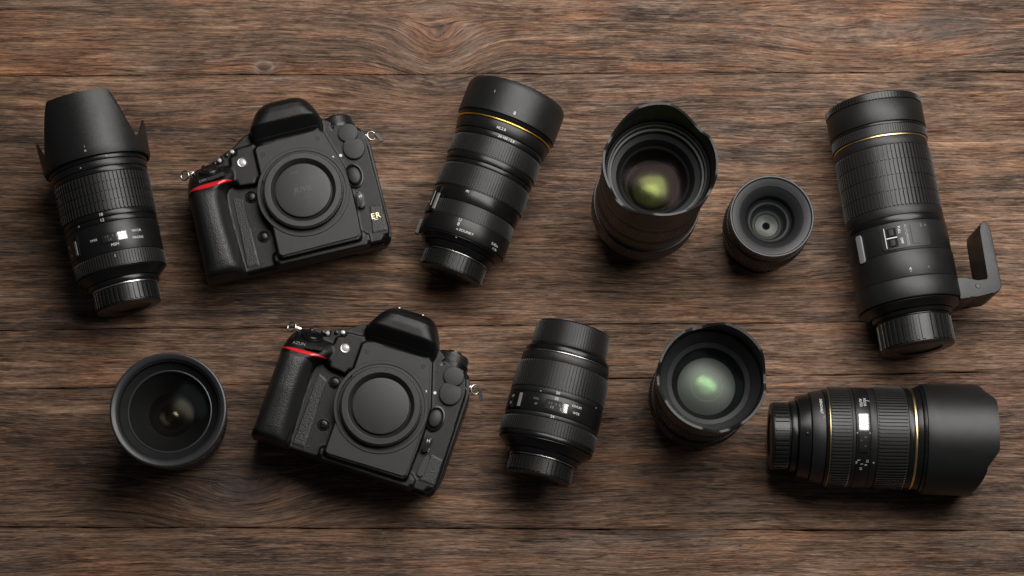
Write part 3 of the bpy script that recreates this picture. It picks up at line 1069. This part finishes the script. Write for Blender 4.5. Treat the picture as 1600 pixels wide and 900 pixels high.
# ------------------------------------------------------------------ camera bodies
def rounded(pts, rad, seg=5):
    out = []
    n = len(pts)
    for i in range(n):
        p0, p1, p2 = Vector(pts[i - 1]), Vector(pts[i]), Vector(pts[(i + 1) % n])
        r_ = rad[i] if isinstance(rad, (list, tuple)) else rad
        a, b = (p0 - p1), (p2 - p1)
        la, lb = a.length, b.length
        a.normalize()
        b.normalize()
        d = min(r_, la * 0.48, lb * 0.48)
        if d < 0.05:
            out.append(tuple(p1))
            continue
        s, e = p1 + a * d, p1 + b * d
        for k in range(seg + 1):
            f = k / seg
            q = s * (1 - f) ** 2 + p1 * 2 * f * (1 - f) + e * f * f
            out.append((q.x, q.y))
    return out


def extrude(bm, pts, z0, z1, bevel=0.0, seg=3, bottom=False):
    lo = [bm.verts.new((x, y, z0)) for x, y in pts]
    hi = [bm.verts.new((x, y, z1)) for x, y in pts]
    n = len(pts)
    f0 = bm.faces.new(lo)
    f1 = bm.faces.new(hi)
    for i in range(n):
        bm.faces.new((lo[i], lo[(i + 1) % n], hi[(i + 1) % n], hi[i]))
    if bevel:
        ed = list(f1.edges) + (list(f0.edges) if bottom else [])
        bmesh.ops.bevel(bm, geom=ed, offset=bevel, segments=seg, affect='EDGES', profile=0.5)


def loft_y(bm, stations):
    """stations: (y, [(x, z), ...]) closed sections of the same length"""
    rings = []
    for y, sec in stations:
        rings.append([bm.verts.new((x, y, z)) for x, z in sec])
    n = len(rings[0])
    for a, b in zip(rings[:-1], rings[1:]):
        for i in range(n):
            bm.faces.new((a[i], a[(i + 1) % n], b[(i + 1) % n], b[i]))
    bm.faces.new(rings[0])
    bm.faces.new(rings[-1])


def hump(x0, x1, z0, z1, k=2.6, n=18, skew=0.0):
    """section with a flat foot and a rounded top"""
    cx, hw = (x0 + x1) / 2, (x1 - x0) / 2
    pts = [(x1, z0)]
    for i in range(n + 1):
        a = PI * i / n
        c, s = math.cos(a), math.sin(a)
        xx = abs(c) ** (2 / k) * (1 if c >= 0 else -1)
        zz = abs(s) ** (2 / k)
        pts.append((cx + hw * xx + skew * zz, z0 + 2 + (z1 - z0 - 2) * zz))
    pts.append((x0, z0))
    return pts


BODY = {}


def camera_shell():
    bm = bmesh.new()
    # main slab, undercut towards the back along its lower edge
    out = rounded([(-88, -51), (57, -52), (60, -42), (60, 34), (55, 49), (34, 53), (-28, 52), (-58, 47), (-82, 41), (-88, 30)], 5)
    n0 = len(bm.verts)
    extrude(bm, out, 3, 40, 5, 4, True)
    bm.verts.ensure_lookup_table()
    for v_ in bm.verts:
        if v_.co.z < 12 and v_.co.y < -30:
            v_.co.y += 10
    # right shoulder with the port covers
    extrude(bm, rounded([(28, -50), (55, -50), (58, -42), (57, 33), (52, 47), (30, 51)], 5), 18, 49, 5, 5)
    # middle between grip and mount
    extrude(bm, rounded([(-66, -50), (-22, -50), (-22, 40), (-66, 34)], 3), 24, 46, 3, 3)
    # grip
    st = []
    for y, x0, x1, zt, z0 in ((-51.5, -86, -57, 50, 36), (-50, -88, -56.5, 58, 30), (-46, -89.5, -56, 61.5, 20), (-40, -89.5, -56.2, 63, 8), (-30, -89.5, -56.5, 64, 6), (-10, -89.5, -58, 66, 6),
                              (8, -89.5, -58, 66, 6), (15, -89.5, -57, 65.5, 6), (19, -89.5, -55, 64, 6), (22, -89.5, -48, 62, 6), (28, -88.5, -44, 58.5, 6), (34, -87, -40, 53.5, 6),
                              (39, -84.5, -38, 47, 6), (43, -81, -36, 38, 6), (45, -78, -34, 28, 6)):
        st.append((y, hump(x0, x1, z0, zt, 3.0 if y < 16 else 4.0)))
    loft_y(bm, st)
    # housing round the assist lamp
    extrude(bm, rounded([(-53, 18), (-30, 16), (-25, 49), (-49, 47)], 5), 10, 53, 6, 5)
    # shoulders running up to the prism
    extrude(bm, rounded([(-62, 20), (-62, 44), (-46, 50), (-34, 59), (-24, 59), (-24, 30)], 5), 10, 50, 7, 5)
    extrude(bm, rounded([(20, 30), (20, 60), (29, 57), (37, 50), (36, 30)], 4), 10, 49, 6, 5)
    # mount box
    extrude(bm, rounded([(-30, 45), (25, 48), (36, 12), (37, -10), (36, -47), (-30, -48)], 3), 20, 55.5, 2.5, 3)
    # prism housing
    st = []
    for y, x0, x1, zt, kk in ((40, -31, 26, 50, 6), (43, -31, 26.5, 52.0, 7), (48, -31.5, 27, 56.5, 8), (54, -31.5, 27, 63.4, 8), (57.6, -31, 26.8, 67.6, 7), (58.8, -30.8, 26.6, 68.2, 7), (65, -28.6, 25, 68.4, 5), (70, -26, 22.8, 67.4, 4.6), (74, -23.2, 20.8, 64, 4.2),
                          (77.5, -20, 18.2, 57, 4), (80, -17, 15.8, 46, 4), (81.4, -15, 14.2, 32, 4)):
        st.append((y, hump(x0, x1, 6, zt, kk, 26)))
    loft_y(bm, st)
    # foot of the body under the mount
    extrude(bm, rounded([(-34, -51.5), (42, -51.5), (42, -40), (-34, -40)], 3), 30, 51, 5, 5)
    bmesh.ops.recalc_face_normals(bm, faces=bm.faces)
    for v in bm.verts:
        v.co *= S
    me = bpy.data.meshes.new('shell')
    bm.to_mesh(me)
    bm.free()
    o = bpy.data.objects.new('shell', me)
    COL.objects.link(o)
    m = o.modifiers.new('r', 'REMESH')
    m.mode = 'VOXEL'
    m.voxel_size = 0.0007
    m.use_smooth_shade = True
    s = o.modifiers.new('s', 'SMOOTH')
    s.factor = 0.5
    s.iterations = 5
    dg = bpy.context.evaluated_depsgraph_get()
    res = bpy.data.meshes.new_from_object(o.evaluated_get(dg))
    bpy.data.objects.remove(o)
    for f in res.polygons:
        f.use_smooth = True
    res.materials.clear()
    res.materials.append(M['body'])
    res.name = 'body'
    return res


def camera_body(name, label, loc, rot, variant):
    root = empty(name, (loc[0], loc[1], 0), R(rot), label, 'camera', 'camera bodies')
    if 'mesh' not in BODY:
        me = camera_shell()
        BODY['mesh'] = me
        BODY['bvh'] = BVHTree.FromPolygons([v.co / S for v in me.vertices], [p.vertices[:] for p in me.polygons])
    body = link('body', BODY['mesh'], root)
    bvh = BODY['bvh']

    def zb(x, y):
        h = bvh.ray_cast(Vector((x, y, 200)), Vector((0, 0, -1)))
        return h[0].z if h[0] else 0.0

    def at(x, y, z=None, tilt=True):
        """frame sitting on the shell at (x, y), its Z along the surface"""
        h = bvh.ray_cast(Vector((x, y, 200)), Vector((0, 0, -1)))
        n = h[1] if (tilt and h[0]) else Vector((0, 0, 1))
        p = Vector((x, y, h[0].z if z is None else z))
        q = Vector((0, 0, 1)).rotation_difference(n)
        return Matrix.Translation(p * S) @ q.to_matrix().to_4x4()

    def drape(nm, fn, nu, nv, lift, mat, parent, thick=0.6, angle=50):
        V, F = [], []
        for j in range(nv + 1):
            for i in range(nu + 1):
                x, y = fn(i / nu, j / nv)
                edge = i in (0, nu) or j in (0, nv)
                V.append((x, y, zb(x, y) + (-thick if edge else lift)))
        for j in range(nv):
            for i in range(nu):
                a = j * (nu + 1) + i
                F.append((a, a + 1, a + nu + 2, a + nu + 1))
        return mesh_obj(nm, V, F, mat, parent, None, angle)

    def letters(s, size, x, y, mat, parent, rot_=0.0, lift=0.12, shear=0.0, z=None):
        V, F = text_tris(s, size, shear)
        c, sn = math.cos(R(rot_)), math.sin(R(rot_))
        W = []
        for a, b, _ in V:
            px, py = x + a * c - b * sn, y + a * sn + b * c
            W.append((px, py, (zb(px, py) if z is None else z) + lift))
        return mesh_obj('lettering', W, F, mat, parent, None, None)

    def button(nm, x, y, r_, h, mat='satin', well=True, tilt=True):
        f = at(x, y, None, tilt)
        o = lathe(nm, [(0, h), (r_ * 0.55, h * 0.97), (r_ * 0.85, h * 0.85), (r_, h * 0.45), (r_, -1.5), (0, -1.5)], mat, root, f, 32)
        if well:
            lathe('collar', [(r_ + 0.4, -1.2), (r_ + 0.4, 0.3), (r_ + 0.9, 0.7), (r_ + 1.5, 0.5), (r_ + 1.9, -1.2)], 'body', o, None, 40)
        return o

    def quad(c):
        def fn(u, v_):
            (ax, ay), (bx, by), (cx, cy), (dx, dy) = c
            return ((ax * (1 - u) + bx * u) * (1 - v_) + (dx * (1 - u) + cx * u) * v_, (ay * (1 - u) + by * u) * (1 - v_) + (dy * (1 - u) + cy * u) * v_)
        return fn

    # rubber on the grip and beside it
    def gripf(u, v_):
        y = -48.5 + v_ * 64.5
        x0, x1 = -88.6, -60.2 + 2.2 * math.sin(v_ * PI)
        bulge = 0.0
        return (x0 + (x1 - x0) * u, y + (2.2 * math.sin(u * PI) if v_ > 0.97 else 0))
    drape('grip_rubber', gripf, 26, 50, 0.35, 'leather', root, 0.6)
    drape('finger_rubber', quad([(-56.5, -47.5), (-45.5, -47.5), (-46.5, 9), (-55, 13)]), 12, 40, 0.45, 'leather', root, 0.5)
    # red trim under the shutter deck
    def redf(u, v_):
        x = -88.4 + 37 * u
        w = 4.6 * (math.sin(PI * min(1, u * 1.02)) ** 0.7) * (1.0 if variant == 1 else 0.8) + 0.15
        y = 20.0 + 2.6 * u - 0.8 * math.sin(PI * u)
        return (x, y + (v_ - 0.5) * w)
    drape('red_trim', redf, 30, 6, 0.5, 'red', root, 0.3)
    # mount panel
    bm = bmesh.new()
    extrude(bm, rounded([(-28.5, 43.5), (23.5, 46.5), (29.5, 27), (34.5, 6), (35, -10), (34.5, -44.5), (-28.5, -46)], [1.5, 2, 4, 6, 6, 2, 1.5]), 54, 57, 0.7, 2)
    pn = from_bm('mount_panel', bm, 'panel', root)
    Z = 57.0
    # bayonet ring, cap
    ctr = Matrix.Translation(Vector((0, 0, 0)))
    lathe('mount_ring', [(36.2, Z - 0.5), (36.0, Z + 0.5), (35.7, Z + 0.7), (33.4, Z + 0.7), (33.2, Z + 0.5), (33.1, Z - 1.6), (28, Z - 1.6)], 'panel', pn, None, 112, False, 20)
    cap = ribbed('body_cap', Z - 0.5, Z + 5.6, 31.4, 31.0, 'bodycap', root, None, n=100, depth=0.7, wall=3)
    lathe('cap_face', [(30.2, Z + 5.5), (29.9, Z + 6.2), (29.5, Z + 6.5), (25.6, Z + 6.5), (25.2, Z + 6.3), (22.7, Z + 3.2), (22.5, Z + 1.8), (21.9, Z + 1.8), (21.8, Z + 4.4), (21.4, Z + 4.9), (20.9, Z + 5.0), (0, Z + 5.0)], 'bodycap', cap, None, 112, False, 22)
    tx = 'JUVIL' if variant == 1 else 'n'
    if variant == 1:
        letters('JUVIL', 4.6, 0, 0.5, 'emboss', cap, 0, 0.35, 0.25, z=Z + 5.0)
        letters('KAM', 1.9, -4, 15, 'emboss', cap, 0, 0.35, z=Z + 5.0)
        letters('to', 2.2, 3, -7, 'emboss', cap, 0, 0.35, z=Z + 5.0)
        letters('TI', 2.2, 1, -12, 'emboss', cap, 0, 0.35, z=Z + 5.0)
    else:
        letters('NIX', 1.7, 3, 15, 'emboss', cap, 0, 0.3, z=Z + 5.0)
    letters('I', 2.4, -5, 27.6, 'inner', cap, 10, 0.25, z=Z + 6.4)
    # dots and screws on the panel
    for x, y in ((-24, 37), (20.5, 40)):
        lathe('screw', [(0, Z + 0.15), (1.0, Z + 0.15), (1.2, Z + 0.4), (1.6, Z + 0.4), (1.7, Z - 0.3)], 'panel', pn, Matrix.Translation(Vector((x, y, 0)) * S), 20)
    lathe('index_dot', [(0, Z + 0.3), (1.0, Z + 0.3), (1.1, Z)], 'paint', pn, Matrix.Translation(Vector((28.2, 22, 0)) * S), 16)
    lathe('index_dot', [(0, 0.4), (1.2, 0.4), (1.3, -0.4)], 'paint', root, at(34.8, 24.5), 16)
    # prism front: faint moulded screws
    lathe('hot_shoe_rail', [(0, 0.6), (1.6, 0.6), (1.8, -0.6), (0, -0.6)], 'chrome', root, at(-13, 79.4), 12)
    lathe('hot_shoe_rail', [(0, 0.6), (1.6, 0.6), (1.8, -0.6), (0, -0.6)], 'chrome', root, at(6, 80.3), 12)
    # assist lamp
    fr = at(-41, 35.5)
    lamp = lathe('assist_lamp', [(0, 1.3), (1.6, 1.1), (2.8, 0.3), (3.0, -0.4), (0, -0.4)], 'lampglass', root, fr, 32)
    lathe('reflector', [(2.9, -0.2), (3.1, 0.6), (3.7, 0.7), (4.0, -0.5)], 'chrome', lamp, None, 32)
    # buttons near the grip
    button('function_button', -40.5, 8.5, 3.4, 1.8)
    button('preview_button', -38, -25, 3.2, 1.8)
    lathe('screw', [(0, 0.3), (1.0, 0.3), (1.1, -0.3)], 'panel', root, at(-33, -30), 12)
    # front control dial, between grip and lamp
    bm = bmesh.new()
    extrude(bm, rounded([(-69, 23.6), (-56, 25.8), (-56.4, 28.6), (-69.4, 26.4)], 0.8), 52, 63.2, 0.5, 2)
    from_bm('sub_dial', bm, 'satin', root)
    letters('AZUN' if variant == 2 else 'DIIIU', 2.6, -75 if variant == 2 else -73, 26.4, 'greypaint', root, 6, 0.25)
    # shutter release with its collar, on the sloping deck
    f = at(-68, 36)
    sh = lathe('shutter_collar', [(8.6, -3), (8.6, 0.6), (8.0, 1.5), (6.4, 1.8), (5.6, 1.4), (5.4, 0.2), (5.0, 0.2)], 'satin', root, f, 48)
    lathe('shutter_button', [(0, 1.2), (3.4, 1.5), (4.6, 1.9), (5.2, 1.4), (5.2, -1)], 'satin', sh, None, 40)
    for dx, dy in ((-80, 36.5), (-58, 42.5), (-52, 45), (-47, 46.5), (-72, 42.5), (-63, 43.8)):
        button('deck_button', dx, dy, 1.7, 1.9, 'lampglass' if dx in (-58, -47) else 'satin', False)
    # twin port covers
    bm = bmesh.new()
    c1 = [(44.5 + 8.0 * math.cos(a * PI / 16), 41.0 + 7.6 * math.sin(a * PI / 16)) for a in range(32)]
    extrude(bm, c1, 42, 51.2, 0.8, 3)
    from_bm('port_cover', bm, 'cover', root)
    bm = bmesh.new()
    c2 = [(46.2 + 8.6 * math.cos(a * PI / 16), 27.8 + 9.4 * math.sin(a * PI / 16)) for a in range(32)]
    c2 = [(x, min(y, 34.2)) for x, y in c2]
    extrude(bm, c2, 42, 51.8, 0.8, 3)
    from_bm('port_cover', bm, 'cover', root)
    # lens release
    f = at(41.4, 5.5, 49.5)
    rel = lathe('lens_release', [(0, 3.6), (2.8, 3.4), (4.6, 2.6), (5.4, 1.2), (5.4, -2)], 'cover', root, f @ Matrix.Diagonal((0.95, 1.35, 1, 1)), 40)
    lathe('collar', [(5.9, -2), (5.9, 1.0), (6.5, 1.8), (7.4, 1.5), (7.8, -2)], 'satin', rel, None, 40)
    # focus selector
    bm = bmesh.new()
    extrude(bm, rounded([(38.8, -22), (44, -22), (45, -10), (40, -8)], 1.8), 42, 53.2, 1.0, 3)
    fs = from_bm('focus_selector', bm, 'satin', root)
    letters('M', 2.4, 42.2, -13, 'paint', fs, 8, 0.1, z=53.2)
    letters('.', 2.6, 40.6, -6, 'greypaint', root, 0, 0.2)
    # side rubber with badge
    drape('side_rubber', quad([(44, -44), (57, -44), (57.5, -22), (47, -20)]), 14, 18, 0.4, 'leather', root, 0.5)
    if variant == 1:
        letters('E', 4.6, 48.2, -30.0, 'cream', root, 0, 0.75)
        letters('R', 4.6, 52.2, -30.0, 'cream', root, 0, 0.75)
        letters('_', 4.6, 50.2, -30.4, 'cream', root, 0, 0.75)
    else:
        bm = bmesh.new()
        extrude(bm, rounded([(41.5, -40), (46.5, -40), (47.5, -26), (45, -22), (43, -26)], 1.5), 44, 50.6, 0.6, 2)
        from_bm('selector_plate', bm, 'bezel', root)
        letters('F', 4.0, 43.5, -20, 'cream', root, -10, 0.9)
    # left mode dial, standing on the top edge and seen edge on
    m = Matrix.Translation(Vector((38, 50, 27)) * S) @ Matrix.Rotation(R(-90), 4, 'X') @ Matrix.Rotation(R(4), 4, 'Z')
    ribbed('mode_dial', 4.0, 10.5, 13.0, 12.6, 'rubber', root, m, n=64, depth=0.6)
    lathe('dial_top', [(14.0, -1), (14.0, 4.0), (12, 4.2), (12, 10.4), (11.6, 11.4), (10, 12), (6, 12.1), (5.6, 14), (0, 14.2)], 'satin', root, m, 64)
    letters('o', 2.2, 32.5, 47, 'greypaint', root, 0, 0.3)
    # strap lugs
    def lug(x, y, z, side):
        bm = bmesh.new()
        mj, mn = 3.6, 0.75
        n1, n2 = 28, 10
        vs = [[bm.verts.new(((mj + mn * math.cos(2 * PI * j / n2)) * math.cos(2 * PI * i / n1), (mj + mn * math.cos(2 * PI * j / n2)) * math.sin(2 * PI * i / n1), mn * math.sin(2 * PI * j / n2))) for j in range(n2)] for i in range(n1)]
        for i in range(n1):
            for j in range(n2):
                bm.faces.new((vs[i][j], vs[(i + 1) % n1][j], vs[(i + 1) % n1][(j + 1) % n2], vs[i][(j + 1) % n2]))
        bmesh.ops.rotate(bm, verts=bm.verts, cent=(0, 0, 0), matrix=Matrix.Rotation(R(28 * side), 3, 'Y'))
        extrude(bm, rounded([(-2.6 * side, -1.5), (-8 * side, -1.5), (-8 * side, 1.5), (-2.6 * side, 1.5)], 0.5), -1.6, 1.6, 0.4, 2, True)
        o = from_bm('strap_lug', bm, 'chrome', root, Matrix.Translation(Vector((x, y, z)) * S), 45)
        return o
    l1 = lug(62.5, 39, 36, 1)
    bm = bmesh.new()
    extrude(bm, rounded([(2.2, 1.2), (4.4, 2.0), (8.6, -6.0), (7.0, -7.0), (5.8, -6.6)], 0.9), -1.2, 1.2, 0.5, 2, True)
    from_bm('strap_tab', bm, 'satin', l1)
    lug(-88, 41, 36, -1)
    def seam(pts, w=0.45):
        V, F = [], []
        for i, (x, y) in enumerate(pts):
            a_, b_ = Vector(pts[max(0, i - 1)]), Vector(pts[min(len(pts) - 1, i + 1)])
            d_ = (b_ - a_).normalized()
            nx_, ny_ = -d_.y * w, d_.x * w
            for q in (-1, 1):
                V.append((x + nx_ * q, y + ny_ * q, zb(x + nx_ * q, y + ny_ * q) + 0.22))
        for i in range(len(pts) - 1):
            F.append((2 * i, 2 * i + 1, 2 * i + 3, 2 * i + 2))
        mesh_obj('panel_seam', V, F, 'panel', root, None, None)
    seam([(-59 + 0.4 * math.sin(i), -47 + i * 2.4) for i in range(25)])
    seam([(57.6 - 0.02 * i, -40 + i * 2.6) for i in range(27)])
    seam([(-28 + i * 2.2, 49.2 + 0.04 * i) for i in range(25)], 0.3)
    for x, y in ((37.5, -40), (-33, 12), (-43.5, -44), (31.5, 42)):
        lathe('screw', [(0, 0.1), (0.7, 0.1), (0.8, 0.4), (1.2, 0.4), (1.3, -0.3)], 'panel', root, at(x, y), 16)
    # small printing by the ports
    letters('o', 1.6, 56, 36.5, 'paint', root, 0, 0.3)
    letters('USB', 1.6, 35.5, 50, 'greypaint', root, 0, 0.3)
    return root


lens_a()
lens_b()
lens_g()
lens_h()
lens_j()
lens_c()
lens_e()
lens_d()
lens_f()
camera_body('camera_body', 'black camera body with a cream badge, upper of the two camera bodies', (-163.6, 63.3), 13.6, 1)
camera_body('camera_body', 'black camera body without a badge, lower of the two camera bodies', (-102.0, -106.5), -18.5, 2)
